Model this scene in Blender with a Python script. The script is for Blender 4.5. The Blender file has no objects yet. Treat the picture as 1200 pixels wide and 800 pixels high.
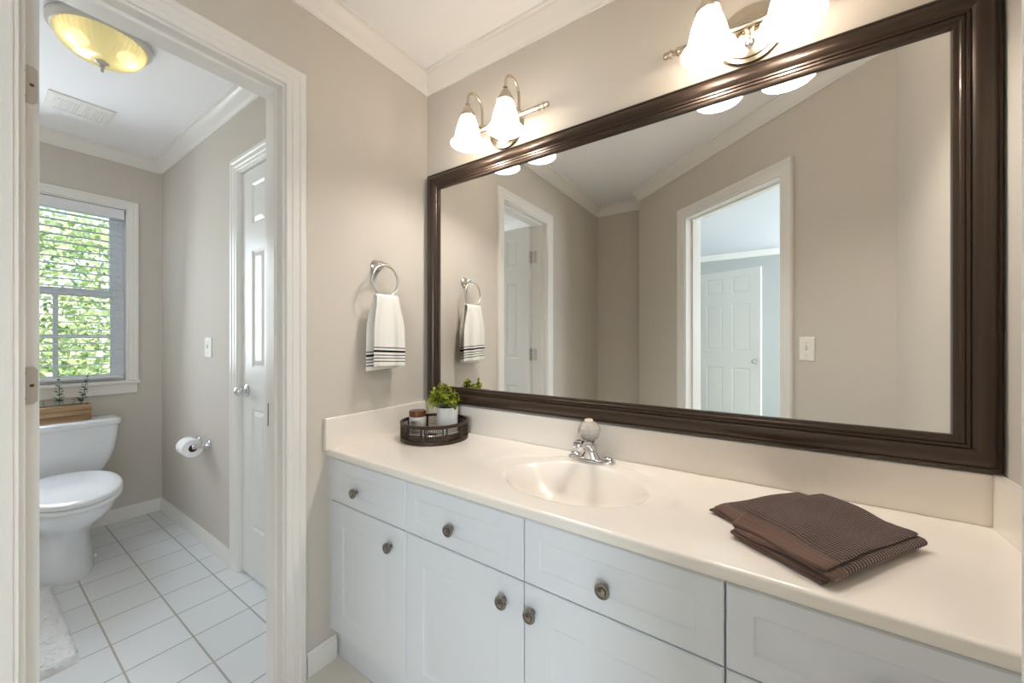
import bpy, bmesh, math, random
from mathutils import Vector, Matrix

# ------------------------------------------------------------------ camera, world, exposure, big lights
S = bpy.context.scene
COL = S.collection
R = math.radians
cam_d = bpy.data.cameras.new('camera')
cam = bpy.data.objects.new('camera', cam_d); COL.objects.link(cam)
cam.location = (0, 0, 1.187)
cam.rotation_euler = (R(90), 0, R(34.29))
cam_d.sensor_width = 36; cam_d.lens = 36 * 443.15 / 1200
cam_d.shift_y = -2.2 / 1200
cam_d.clip_start = .01
S.camera = cam

S.view_settings.view_transform = 'Standard'
try: S.view_settings.look = 'None'
except Exception: pass
S.view_settings.gamma = 1
S.view_settings.use_curve_mapping = False
S.view_settings.exposure = 1.36
S.cycles.max_bounces = 14; S.cycles.diffuse_bounces = 7; S.cycles.glossy_bounces = 6
S.cycles.transmission_bounces = 10; S.cycles.transparent_max_bounces = 12
S.cycles.caustics_reflective = False; S.cycles.caustics_refractive = False
S.cycles.sample_clamp_indirect = 4

W = bpy.data.worlds.new('world'); S.world = W; W.use_nodes = True
wn = W.node_tree; wn.nodes.clear()
wo = wn.nodes.new('ShaderNodeOutputWorld'); wb = wn.nodes.new('ShaderNodeBackground')
sky = wn.nodes.new('ShaderNodeTexSky')
sky.sky_type = 'NISHITA'; sky.sun_disc = False; sky.sun_elevation = R(55); sky.sun_rotation = R(60)
wb.inputs['Strength'].default_value = .20
wn.links.new(sky.outputs[0], wb.inputs['Color']); wn.links.new(wb.outputs[0], wo.inputs['Surface'])

BULB = 6.0; SHADE = 2.0; BULB_W = 3.7        # vanity bulbs
DOME = 9.0         # ceiling lamp in the toilet room

def lamp(name, kind, loc, energy, color, size=None, size_y=None, direction=None):
    d = bpy.data.lights.new(name, kind); o = bpy.data.objects.new(name, d); COL.objects.link(o)
    o.location = loc; d.energy = energy; d.color = color
    if kind == 'AREA':
        d.shape = 'RECTANGLE'; d.size = size; d.size_y = size_y or size
    if direction is not None:
        o.rotation_euler = Vector(direction).to_track_quat('-Z', 'Y').to_euler()
    return o
sun = lamp('sun', 'SUN', (0, 0, 10), 4.0, (1, .95, .86), direction=(-.62, .30, -.72)); sun.data.angle = R(1)
lamp('toilet_window_daylight', 'AREA', (-3.50, .12, 1.47), 8.6, (.82, .91, 1.0), .50, 1.0, (1, -.62, -.12))
lamp('bedroom_fill_far', 'AREA', (1.3, -3.66, 1.45), 48, (.79, .90, 1.0), 1.8, 1.3, (-.42, 1, 0))  # added fill standing in for unseen bedroom daylight; the wall has no window
lamp('bedroom_fill_side', 'AREA', (3.42, -1.4, 1.45), 29, (.79, .90, 1.0), 1.6, 1.3, (-1, .1, 0))  # second added fill lamp, in front of the solid right bedroom wall

# ------------------------------------------------------------------ measures (metres; camera stands at x=0 y=0)
XT, YM, XR, YO, ZC = -1.35, 1.264, .411, -.92, 2.42     # towel wall, mirror wall, right wall, short front wall, ceiling
XW, YR, YL = -3.526, .81, -.80                           # toilet room: window wall, closet wall, far side wall
WT = .12
DA, DB = Vector((.406, .427, 0)), Vector((-.903, -.708, 0))
DU = (DB - DA).normalized(); DN = Vector((DU.y, -DU.x, 0))
if DN.y < 0: DN = -DN
MD = Matrix(((DU.x, DN.x, 0, DA.x), (DU.y, DN.y, 0, DA.y), (0, 0, 1, 0), (0, 0, 0, 1)))   # (s along, n into room, z)

# ------------------------------------------------------------------ materials
def mat(name, col, rough=.5, metal=0, bump=None, bscale=40, spec=.5, coat=0, var=0, vscale=6, trans=0, ior=1.45):
    m = bpy.data.materials.new(name); m.use_nodes = True
    nt = m.node_tree; b = nt.nodes['Principled BSDF']
    c = tuple(((v / 255) / 12.92 if v / 255 <= .04045 else ((v / 255 + .055) / 1.055) ** 2.4) for v in col) + (1,)
    b.inputs['Base Color'].default_value = c
    b.inputs['Roughness'].default_value = rough; b.inputs['Metallic'].default_value = metal
    b.inputs['Specular IOR Level'].default_value = spec; b.inputs['Coat Weight'].default_value = coat
    b.inputs['Transmission Weight'].default_value = trans; b.inputs['IOR'].default_value = ior
    tc = nt.nodes.new('ShaderNodeTexCoord')
    if bump:
        n = nt.nodes.new('ShaderNodeTexNoise'); n.inputs['Scale'].default_value = bscale; n.inputs['Detail'].default_value = 4
        nt.links.new(tc.outputs['Object'], n.inputs['Vector'])
        bp = nt.nodes.new('ShaderNodeBump'); bp.inputs['Strength'].default_value = bump; bp.inputs['Distance'].default_value = .002
        nt.links.new(n.outputs['Fac'], bp.inputs['Height']); nt.links.new(bp.outputs[0], b.inputs['Normal'])
    if var:
        n2 = nt.nodes.new('ShaderNodeTexNoise'); n2.inputs['Scale'].default_value = vscale; n2.inputs['Detail'].default_value = 5
        nt.links.new(tc.outputs['Object'], n2.inputs['Vector'])
        mx = nt.nodes.new('ShaderNodeMix'); mx.data_type = 'RGBA'
        mx.inputs[6].default_value = tuple(v * (1 - var) for v in c[:3]) + (1,)
        mx.inputs[7].default_value = tuple(min(1, v * (1 + var)) for v in c[:3]) + (1,)
        nt.links.new(n2.outputs['Fac'], mx.inputs[0]); nt.links.new(mx.outputs[2], b.inputs['Base Color'])
    return m
def lin(col): return tuple(((v / 255) / 12.92 if v / 255 <= .04045 else ((v / 255 + .055) / 1.055) ** 2.4) for v in col) + (1,)
def nodes(m): return m.node_tree, m.node_tree.nodes['Principled BSDF']

M_WALL = mat('greige_paint', (211, 204, 194), .75, spec=.25, bump=.06, bscale=260)
M_CEIL = mat('ceiling_paint', (246, 245, 246), .8, bump=.05, bscale=300)
M_TRIM = mat('white_trim_paint', (238, 235, 230), .30)
M_DOOR = mat('white_door_paint', (234, 233, 229), .32)
M_CAB = mat('white_thermofoil', (226, 229, 233), .34)
M_TOP = mat('cultured_marble', (243, 236, 227), .16, var=.02, vscale=9, coat=.3)
M_PORC = mat('porcelain', (235, 237, 241), .08, coat=.5)
M_SEAT = mat('seat_plastic', (238, 240, 243), .2)
M_CHROME = mat('chrome', (225, 225, 228), .06, 1)
M_PEWTER = mat('pewter', (150, 146, 140), .22, 1)
M_NICKEL = mat('satin_nickel', (200, 197, 192), .28, 1)
M_LNICK = mat('brushed_nickel_warm', (205, 192, 172), .24, 1)
M_BLIND = mat('blind_white', (236, 238, 242), .4)
M_SASH = mat('sash_white', (242, 246, 252), .4)
M_PLATE = mat('switch_plastic', (240, 238, 230), .3)
M_CERAM = mat('white_ceramic_pot', (240, 238, 234), .35)
M_TRAY = mat('dark_bronze_wire', (62, 46, 36), .42, .35)
M_LID = mat('amber_copper_lid', (112, 68, 42), .3, .4, var=.25, vscale=60)
M_SOIL = mat('soil', (60, 45, 32), .9, bump=.6)
M_PAPER = mat('toilet_paper', (245, 245, 246), .9, bump=.2, bscale=300)
M_CORE = mat('cardboard', (150, 120, 90), .9)
M_MAT = mat('white_shag', (242, 243, 245), .95, bump=.9, bscale=160)
M_CARPET = mat('beige_carpet', (234, 226, 214), .95, bump=1.0, bscale=320, var=.25, vscale=260)
M_DARK = mat('dark_gap', (30, 28, 26), .8)
M_STEM = mat('stem_green', (86, 104, 62), .6)
M_TRUNK = mat('bark', (92, 76, 60), .9, bump=.8)
M_LAWN = mat('lawn', (96, 130, 60), .9, var=.3, vscale=3)
M_FRAME = mat('dark_bronze_frame', (70, 56, 46), .33, .4, coat=.1)

def leaf_mat(name, c1, c2, tr=.45):
    m = bpy.data.materials.new(name); m.use_nodes = True
    nt = m.node_tree; nt.nodes.clear()
    o = nt.nodes.new('ShaderNodeOutputMaterial'); d = nt.nodes.new('ShaderNodeBsdfDiffuse'); t = nt.nodes.new('ShaderNodeBsdfTranslucent')
    mx = nt.nodes.new('ShaderNodeMixShader'); mx.inputs[0].default_value = tr
    g = nt.nodes.new('ShaderNodeNewGeometry'); cr = nt.nodes.new('ShaderNodeValToRGB')
    cr.color_ramp.elements[0].color = lin(c1); cr.color_ramp.elements[1].color = lin(c2)
    nt.links.new(g.outputs['Random Per Island'], cr.inputs[0])
    for s_ in (d, t): nt.links.new(cr.outputs[0], s_.inputs['Color'])
    nt.links.new(d.outputs[0], mx.inputs[1]); nt.links.new(t.outputs[0], mx.inputs[2]); nt.links.new(mx.outputs[0], o.inputs['Surface'])
    return m
M_LEAF = leaf_mat('boxwood_leaf', (92, 112, 30), (206, 208, 92), .25)
M_EUC = leaf_mat('eucalyptus_leaf', (52, 74, 58), (104, 130, 104), .2)
M_TREE = leaf_mat('tree_leaf', (118, 150, 84), (250, 252, 214), .5)

def mirror_mat():
    m = mat('mirror_silver', (248, 248, 246), 0.0, 1); return m
M_MIRROR = mirror_mat()
def pane_mat():
    m = bpy.data.materials.new('clear_pane'); m.use_nodes = True; nt = m.node_tree; nt.nodes.clear()
    o = nt.nodes.new('ShaderNodeOutputMaterial'); t = nt.nodes.new('ShaderNodeBsdfTransparent'); g = nt.nodes.new('ShaderNodeBsdfGlossy')
    g.inputs['Roughness'].default_value = .02; f = nt.nodes.new('ShaderNodeFresnel'); f.inputs['IOR'].default_value = 1.3
    mx = nt.nodes.new('ShaderNodeMixShader'); nt.links.new(f.outputs[0], mx.inputs[0])
    nt.links.new(t.outputs[0], mx.inputs[1]); nt.links.new(g.outputs[0], mx.inputs[2]); nt.links.new(mx.outputs[0], o.inputs['Surface'])
    return m
M_PANE = pane_mat()
M_ACRYL = mat('clear_acrylic', (255, 250, 242), .06, trans=.6, ior=1.49)
M_BOTTLE = mat('clear_glass', (240, 250, 250), .02, trans=1, ior=1.45)

def shade_mat(name, col, tr=.55):
    m = bpy.data.materials.new(name); m.use_nodes = True; nt = m.node_tree; nt.nodes.clear()
    o = nt.nodes.new('ShaderNodeOutputMaterial'); t = nt.nodes.new('ShaderNodeBsdfTranslucent'); b = nt.nodes.new('ShaderNodeBsdfPrincipled')
    t.inputs['Color'].default_value = lin(col); b.inputs['Base Color'].default_value = lin(col); b.inputs['Roughness'].default_value = .3
    mx = nt.nodes.new('ShaderNodeMixShader'); mx.inputs[0].default_value = tr
    nt.links.new(b.outputs[0], mx.inputs[1]); nt.links.new(t.outputs[0], mx.inputs[2]); nt.links.new(mx.outputs[0], o.inputs['Surface'])
    return m
def glow_shade(name, col, glow, st):
    m = shade_mat(name, col, .35); nt = m.node_tree
    o = [n for n in nt.nodes if n.type == 'OUTPUT_MATERIAL'][0]; mx = o.inputs['Surface'].links[0].from_socket
    e = nt.nodes.new('ShaderNodeEmission'); e.inputs['Color'].default_value = lin(glow); e.inputs['Strength'].default_value = st
    a = nt.nodes.new('ShaderNodeAddShader'); nt.links.new(mx, a.inputs[0]); nt.links.new(e.outputs[0], a.inputs[1]); nt.links.new(a.outputs[0], o.inputs['Surface'])
    return m
M_SHADE = glow_shade('frosted_shade_glass', (252, 244, 230), (255, 250, 245), SHADE)
def emit(name, col, st):
    m = bpy.data.materials.new(name); m.use_nodes = True; nt = m.node_tree; nt.nodes.clear()
    o = nt.nodes.new('ShaderNodeOutputMaterial'); e = nt.nodes.new('ShaderNodeEmission')
    e.inputs['Color'].default_value = lin(col); e.inputs['Strength'].default_value = st
    nt.links.new(e.outputs[0], o.inputs['Surface']); return m
M_BULB = emit('lit_bulb', (255, 240, 224), BULB)
M_CBULB = emit('lit_ceiling_bulb', (255, 240, 205), 2.6)

def tile_mat():
    m = mat('white_floor_tile', (226, 229, 233), .18); nt, b = nodes(m)
    tc = nt.nodes.new('ShaderNodeTexCoord'); mp = nt.nodes.new('ShaderNodeMapping')
    mp.inputs['Location'].default_value = (1.693 + .211 * 20, -.335 + .197 * 20, 0)
    br = nt.nodes.new('ShaderNodeTexBrick'); br.offset = 0; br.squash = 1
    br.inputs['Scale'].default_value = 1; br.inputs['Brick Width'].default_value = .211; br.inputs['Row Height'].default_value = .197
    br.inputs['Mortar Size'].default_value = .0034; br.inputs['Mortar Smooth'].default_value = .1
    br.inputs['Color1'].default_value = lin((232, 234, 236)); br.inputs['Color2'].default_value = lin((226, 229, 232)); br.inputs['Mortar'].default_value = lin((176, 173, 166))
    nt.links.new(tc.outputs['Object'], mp.inputs[0]); nt.links.new(mp.outputs[0], br.inputs['Vector'])
    nt.links.new(br.outputs['Color'], b.inputs['Base Color'])
    mr = nt.nodes.new('ShaderNodeMapRange'); mr.inputs['To Min'].default_value = .16; mr.inputs['To Max'].default_value = .8
    nt.links.new(br.outputs['Fac'], mr.inputs[0]); nt.links.new(mr.outputs[0], b.inputs['Roughness'])
    bp = nt.nodes.new('ShaderNodeBump'); bp.invert = True; bp.inputs['Strength'].default_value = .5; bp.inputs['Distance'].default_value = .002
    nt.links.new(br.outputs['Fac'], bp.inputs['Height']); nt.links.new(bp.outputs[0], b.inputs['Normal'])
    return m
M_TILE = tile_mat()

def bath_towel_mat(hem):
    """brown ribbed terry; flat woven hem band over the first few centimetres of local x"""
    m = mat('brown_ribbed_terry', (92, 68, 58), .95, spec=.1); nt, b = nodes(m)
    b.inputs['Sheen Weight'].default_value = .35; b.inputs['Sheen Roughness'].default_value = .5
    tc = nt.nodes.new('ShaderNodeTexCoord'); sp = nt.nodes.new('ShaderNodeSeparateXYZ'); nt.links.new(tc.outputs['UV'], sp.inputs[0])
    def mth(op, a, bb=None):
        n = nt.nodes.new('ShaderNodeMath'); n.operation = op
        for i, v in enumerate((a, bb)):
            if v is None: continue
            if isinstance(v, (int, float)): n.inputs[i].default_value = v
            else: nt.links.new(v, n.inputs[i])
        return n.outputs[0]
    wx = mth('SINE', mth('MULTIPLY', sp.outputs[0], 2 * math.pi / .0085)); wy = mth('SINE', mth('MULTIPLY', sp.outputs[1], 2 * math.pi / .0085))
    waf = mth('ADD', mth('MULTIPLY', wx, .5), mth('MULTIPLY', mth('ABSOLUTE', wy), .8))
    body = mth('GREATER_THAN', sp.outputs[0], hem)
    lines = mth('SINE', mth('MULTIPLY', sp.outputs[0], 2 * math.pi / .011))
    h = mth('ADD', mth('MULTIPLY', body, waf), mth('MULTIPLY', mth('SUBTRACT', 1, body), mth('MULTIPLY', lines, .12)))
    bp = nt.nodes.new('ShaderNodeBump'); bp.inputs['Strength'].default_value = .9; bp.inputs['Distance'].default_value = .0022
    nt.links.new(h, bp.inputs['Height']); nt.links.new(bp.outputs[0], b.inputs['Normal'])
    mx = nt.nodes.new('ShaderNodeMix'); mx.data_type = 'RGBA'
    mx.inputs[6].default_value = lin((104, 78, 67)); mx.inputs[7].default_value = lin((90, 66, 57))
    nt.links.new(body, mx.inputs[0]); nt.links.new(mx.outputs[2], b.inputs['Base Color'])
    return m
M_BTOWEL = bath_towel_mat(.036)

def striped_towel_mat():
    m = mat('white_towel_black_stripes', (246, 243, 238), .9, bump=.25, bscale=500, spec=.1); nt, b = nodes(m)
    uv = nt.nodes.new('ShaderNodeUVMap'); uv.uv_map = 'UVMap'; sp = nt.nodes.new('ShaderNodeSeparateXYZ'); nt.links.new(uv.outputs[0], sp.inputs[0])
    acc = None
    for c, w in ((.0756, .0036), (.061, .0085), (.0455, .0036), (.0336, .0032), (.021, .0036)):
        s_ = nt.nodes.new('ShaderNodeMath'); s_.operation = 'COMPARE'; s_.inputs[1].default_value = c; s_.inputs[2].default_value = w / 2
        nt.links.new(sp.outputs[1], s_.inputs[0])
        if acc is None: acc = s_.outputs[0]
        else:
            a = nt.nodes.new('ShaderNodeMath'); a.operation = 'MAXIMUM'; nt.links.new(acc, a.inputs[0]); nt.links.new(s_.outputs[0], a.inputs[1]); acc = a.outputs[0]
    mx = nt.nodes.new('ShaderNodeMix'); mx.data_type = 'RGBA'
    mx.inputs[6].default_value = lin((246, 243, 238)); mx.inputs[7].default_value = lin((30, 27, 27))
    nt.links.new(acc, mx.inputs[0]); nt.links.new(mx.outputs[2], b.inputs['Base Color'])
    return m
M_HTOWEL = striped_towel_mat()

def wood_mat():
    m = mat('planked_brown_wood', (150, 112, 78), .6, spec=.2); nt, b = nodes(m)
    tc = nt.nodes.new('ShaderNodeTexCoord'); mp = nt.nodes.new('ShaderNodeMapping'); mp.inputs['Scale'].default_value = (30, 4, 60)
    n = nt.nodes.new('ShaderNodeTexNoise'); n.inputs['Scale'].default_value = 1; n.inputs['Detail'].default_value = 6
    cr = nt.nodes.new('ShaderNodeValToRGB'); cr.color_ramp.elements[0].position = .3; cr.color_ramp.elements[1].position = .7
    cr.color_ramp.elements[0].color = lin((134, 104, 76)); cr.color_ramp.elements[1].color = lin((206, 176, 140))
    nt.links.new(tc.outputs['Object'], mp.inputs[0]); nt.links.new(mp.outputs[0], n.inputs['Vector']); nt.links.new(n.outputs['Fac'], cr.inputs[0])
    nt.links.new(cr.outputs[0], b.inputs['Base Color'])
    return m
M_WOOD = wood_mat()

# ------------------------------------------------------------------ mesh builder
class MB:
    def __init__(s): s.v = []; s.f = []; s.uv = {}
    def add(s, vs, fs, M=None):
        o = len(s.v)
        s.v += [(M @ Vector(p)) if M else Vector(p) for p in vs]
        s.f += [tuple(i + o for i in f) for f in fs]; return s
    def box(s, a, b, M=None):
        (x0, y0, z0), (x1, y1, z1) = a, b
        return s.add([(x0, y0, z0), (x1, y0, z0), (x1, y1, z0), (x0, y1, z0), (x0, y0, z1), (x1, y0, z1), (x1, y1, z1), (x0, y1, z1)],
                     [(0, 3, 2, 1), (4, 5, 6, 7), (0, 1, 5, 4), (1, 2, 6, 5), (2, 3, 7, 6), (3, 0, 4, 7)], M)
    def loft(s, rings, cap=True, M=None, closed=False):
        n = len(rings[0]); vs = [p for r in rings for p in r]; fs = []
        m = len(rings)
        for k in range(m if closed else m - 1):
            for i in range(n):
                j = (i + 1) % n; k2 = (k + 1) % m
                fs.append((k * n + i, k * n + j, k2 * n + j, k2 * n + i))
        if cap and not closed: fs.append(tuple(range(n - 1, -1, -1))); fs.append(tuple((m - 1) * n + i for i in range(n)))
        return s.add(vs, fs, M)
    def lathe(s, prof, c=(0, 0, 0), segs=32, axis=(0, 0, 1), flute=0, nfl=0, closed=False, cap=True):
        q = Vector((0, 0, 1)).rotation_difference(Vector(axis).normalized()).to_matrix().to_4x4(); q.translation = Vector(c)
        rings = []
        for r, z in prof:
            rings.append([((r * (1 + flute * math.cos(nfl * 2 * math.pi * i / segs))) * math.cos(2 * math.pi * i / segs),
                           (r * (1 + flute * math.cos(nfl * 2 * math.pi * i / segs))) * math.sin(2 * math.pi * i / segs), z) for i in range(segs)])
        return s.loft(rings, cap=cap, M=q, closed=closed)
    def tube(s, pts, rad, segs=12, closed=False):
        pts = [Vector(p) for p in pts]; n = len(pts); rings = []
        up = None
        for i, p in enumerate(pts):
            if closed: d = pts[(i + 1) % n] - pts[i - 1]
            else: d = pts[min(i + 1, n - 1)] - pts[max(i - 1, 0)]
            d.normalize()
            if up is None: up = Vector((0, 0, 1)) if abs(d.z) < .9 else Vector((1, 0, 0))
            x = d.cross(up).normalized(); up = x.cross(d).normalized()
            r = rad[i] if isinstance(rad, (list, tuple)) else rad
            rings.append([p + r * (math.cos(2 * math.pi * k / segs) * x + math.sin(2 * math.pi * k / segs) * up) for k in range(segs)])
        return s.loft(rings, cap=True, closed=closed)
    def sweep(s, path, prof, n, closed=False, M=None):
        """profile (a sideways = d x n, b along n) swept along a flat polyline with mitred corners"""
        path = [Vector(p) for p in path]; n = Vector(n); k = len(path); rings = []
        for i in range(k):
            ds = []
            if closed or i > 0: ds.append((path[i] - path[i - 1]).normalized())
            if closed or i < k - 1: ds.append((path[(i + 1) % k] - path[i]).normalized())
            ss = [d.cross(n) for d in ds]
            m = ss[0] if len(ss) == 1 else (ss[0] + ss[1]) / (1 + ss[0].dot(ss[1]))
            rings.append([path[i] + a * m + b * n for a, b in prof])
        return s.loft(rings, cap=True, closed=closed, M=M)
    def xf(s, M): s.v = [M @ p for p in s.v]; return s
    def build(s, name, m, parent=None, smooth=None, bevel=0, keep=False, segs=2, sub=0):
        me = bpy.data.meshes.new(name)
        if parent is not None:
            root = parent
            off = Vector(parent.location)
            while root.parent: root = root.parent; off = off + Vector(root.location)
        elif keep: off = Vector((0, 0, 0))
        else:
            xs = [p.x for p in s.v]; ys = [p.y for p in s.v]; zs = [p.z for p in s.v]
            off = Vector(((min(xs) + max(xs)) / 2, (min(ys) + max(ys)) / 2, min(zs)))
        me.from_pydata([tuple(p - off) for p in s.v], [], s.f)
        bm = bmesh.new(); bm.from_mesh(me); bmesh.ops.recalc_face_normals(bm, faces=bm.faces); bm.to_mesh(me); bm.free()
        me.materials.append(m)
        if smooth is not None:
            me.shade_smooth(); me.set_sharp_from_angle(angle=R(smooth))
        o = bpy.data.objects.new(name, me); COL.objects.link(o)
        if parent is not None: o.parent = parent
        else: o.location = off
        if bevel:
            b = o.modifiers.new('bevel', 'BEVEL'); b.width = bevel; b.segments = segs; b.limit_method = 'ANGLE'; b.angle_limit = R(40)
            if smooth is None: me.shade_smooth(); me.set_sharp_from_angle(angle=R(30))
        if sub:
            b = o.modifiers.new('sub', 'SUBSURF'); b.levels = sub; b.render_levels = sub
        return o

def tag(o, label, cat, group=None, kind=None):
    o['label'] = label; o['category'] = cat
    if group: o['group'] = group
    if kind: o['kind'] = kind
    return o
def thing(name, loc, label, cat, group=None):
    o = bpy.data.objects.new(name, None); COL.objects.link(o); o.location = loc; o.empty_display_size = .05
    return tag(o, label, cat, group)
def struct(name, mb, m, label, cat, **k):
    o = mb.build(name, m, keep=True, **k); o['kind'] = 'structure'; o['label'] = label; o['category'] = cat; return o
def arc(cx, cy, r, a0, a1, n): return [(cx + r * math.cos(a0 + (a1 - a0) * i / n), cy + r * math.sin(a0 + (a1 - a0) * i / n)) for i in range(n + 1)]

# ------------------------------------------------------------------ room shell
TOP = 2.60
# towel wall with doorway opening y .062-.630
OY0, OY1, OZ = .057, .632, 2.055
mb = MB()
mb.box((XT - WT, -1.04, 0), (XT, OY0, TOP)); mb.box((XT - WT, OY1, 0), (XT, YM + WT, TOP)); mb.box((XT - WT, OY0, OZ), (XT, OY1, TOP))
struct('wall_left', mb, M_WALL, 'greige painted wall with the towel ring and toilet room doorway', 'wall')
struct('wall_back', MB().box((XT, YM, 0), (XR + WT, YM + WT, TOP)), M_WALL, 'greige wall behind the big framed mirror', 'wall')
struct('wall_right', MB().box((XR, .33, 0), (XR + WT, YM, TOP)), M_WALL, 'short greige wall at the right end of the vanity', 'wall')
mb = MB()
DS0, DS1, DZ = .462, 1.193, 2.045
LD = (DB - DA).length
mb.box((-.16, -WT, 0), (DS0, 0, TOP), MD); mb.box((DS1, -WT, 0), (LD, 0, TOP), MD); mb.box((DS0, -WT, DZ), (DS1, 0, TOP), MD)
struct('wall_diagonal', mb, M_WALL, 'greige angled wall with the bedroom doorway, seen in the mirror', 'wall')
mb = MB(); mb.box((XT, YO - WT, 0), (-.80, YO, TOP)); mb.box((-.90, YO, 0), (-.82, -.79, TOP))
struct('wall_front', mb, M_WALL, 'narrow greige wall beyond the angled wall, seen in the mirror', 'wall')
# toilet room
mb = MB()
mb.box((XW - WT, .645, 0), (XW, YR + WT, TOP)); mb.box((XW - WT, YL - WT, 0), (XW, -.145, TOP))
mb.box((XW - WT, -.145, 0), (XW, .645, .90)); mb.box((XW - WT, -.145, 2.06), (XW, .645, TOP))
struct('wall_window', mb, M_WALL, 'greige toilet room wall with the window', 'wall')
mb = MB(); CX0, CX1 = -2.252, -1.607
mb.box((XW, YR, 0), (CX0, YR + WT, TOP)); mb.box((CX1, YR, 0), (XT - WT, YR + WT, TOP)); mb.box((CX0, YR, 2.052), (CX1, YR + WT, TOP))
struct('wall_closet', mb, M_WALL, 'greige toilet room wall with paper holder and closed door', 'wall')
struct('wall_tub', MB().box((XW, YL - WT, 0), (XT - WT, YL, TOP)), M_WALL, 'greige far side wall of the toilet room', 'wall')
struct('wall_closet_rear', MB().box((CX0 - .1, YR + .55, 0), (CX1 + .1, YR + .6, TOP)), M_WALL, 'rear wall inside the closed closet', 'wall')
# bedroom
BX0, BX1, BY0 = -.88, 3.5, -3.75
mb = MB(); mb.box((BX0 - .1, BY0 - .1, 0), (BX1 + .1, BY0, TOP))
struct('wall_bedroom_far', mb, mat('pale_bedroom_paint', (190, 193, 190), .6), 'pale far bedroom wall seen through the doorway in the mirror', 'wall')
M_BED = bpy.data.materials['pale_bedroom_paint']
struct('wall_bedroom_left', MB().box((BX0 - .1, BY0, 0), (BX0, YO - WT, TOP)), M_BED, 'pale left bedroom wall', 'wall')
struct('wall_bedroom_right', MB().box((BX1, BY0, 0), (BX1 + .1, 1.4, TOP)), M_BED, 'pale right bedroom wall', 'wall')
struct('wall_bedroom_near', MB().box((XR + WT, 1.3, 0), (BX1, 1.4, TOP)), M_BED, 'pale near bedroom wall', 'wall')
struct('floor', MB().box((XT - .06, -1.04, -.06), (XR + .06, YM + .06, 0)), M_CARPET, 'beige carpet floor in front of the vanity', 'floor')
struct('floor_bedroom', MB().box((BX0, BY0, -.07), (BX1, 1.3, -.002)), M_CARPET, 'beige bedroom carpet', 'floor')
struct('floor_tile', MB().box((XW - .05, YL - .05, -.06), (XT - .06, YR + .5, 0)), M_TILE, 'white square tile floor of the toilet room', 'floor')
struct('ceiling', MB().box((XW - WT, BY0 - .1, ZC), (BX1 + .1, YM + WT + .05, ZC + .06)), M_CEIL, 'white ceiling over bathroom, toilet room and bedroom', 'ceiling')
struct('ceiling_bedroom_dimmed', MB().box((BX0, BY0, ZC - .004), (BX1, -1.05, ZC + .001)), mat('dimmed_ceiling_white', (206, 208, 211), .8), 'thin added sheet, darkened to tone down the bright bedroom ceiling seen in the mirror', 'ceiling')  # added sheet, dimming of the overlit white ceiling put into its colour
struct('ground', MB().box((-40, -30, -.7), (XW - WT, 30, -.6)), M_LAWN, 'lawn outside the window', 'ground')

# ------------------------------------------------------------------ trim
CROWN = [(0, -.075), (-.006, -.075), (-.009, -.066), (-.013, -.062), (-.017, -.052), (-.026, -.036), (-.038, -.022), (-.046, -.016), (-.049, -.010), (-.060, -.008), (-.062, 0), (0, 0)]
poly = [(XT, YO), (-.82, YO), (DB.x, DB.y), (DA.x, DA.y), (XR, YM), (XT, YM)]
struct('trim_1', MB().sweep([(x, y, ZC) for x, y in poly], CROWN, (0, 0, 1), closed=True), M_TRIM, 'white crown moulding around the vanity room', 'crown moulding', smooth=25)
ZB_ = ZC - .004
poly = [(XW, YL), (XT - WT, YL), (XT - WT, YR), (XW, YR)]
struct('trim_2', MB().sweep([(x, y, ZC) for x, y in poly], CROWN, (0, 0, 1), closed=True), M_TRIM, 'white crown moulding around the toilet room', 'crown moulding', smooth=25)
struct('trim_3', MB().sweep([(BX0, BY0, ZB_), (BX1, BY0, ZB_)], CROWN, (0, 0, 1)), M_TRIM, 'white crown moulding on the far bedroom wall', 'crown moulding', smooth=25)
BASE = [(0, 0), (-.013, 0), (-.013, .062), (-.010, .070), (-.006, .075), (-.005, .083), (0, .083)]
def baseboard(name, pts, label):
    struct(name, MB().sweep([(x, y, 0) for x, y in pts], BASE, (0, 0, 1)), M_TRIM, label, 'baseboard', smooth=25)
baseboard('baseboard_left', [(XT, .80), (XT, .693)], 'short white baseboard between vanity and doorway')
baseboard('baseboard_diagonal', [(DB.x, DB.y), tuple((DA + DU * 1.244)[:2])], 'white baseboard on the angled wall')
baseboard('baseboard_window', [(XT - WT - .07, YR), (XT - WT - .07, YR)] if False else [(-2.325, YR), (XW, YR), (XW, YL)], 'white baseboard around the toilet corner')
CAS = [(.004, 0), (.004, .009), (.007, .011), (.020, .0115), (.025, .0145), (.043, .0155), (.048, .019), (.063, .0195), (.068, .015), (.069, .010), (.069, 0)]
def casing(mb, s0, s1, z1, M):
    mb.sweep([(s0, 0, 0), (s0, 0, z1), (s1, 0, z1), (s1, 0, 0)], CAS, (0, 1, 0), M=M)
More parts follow.
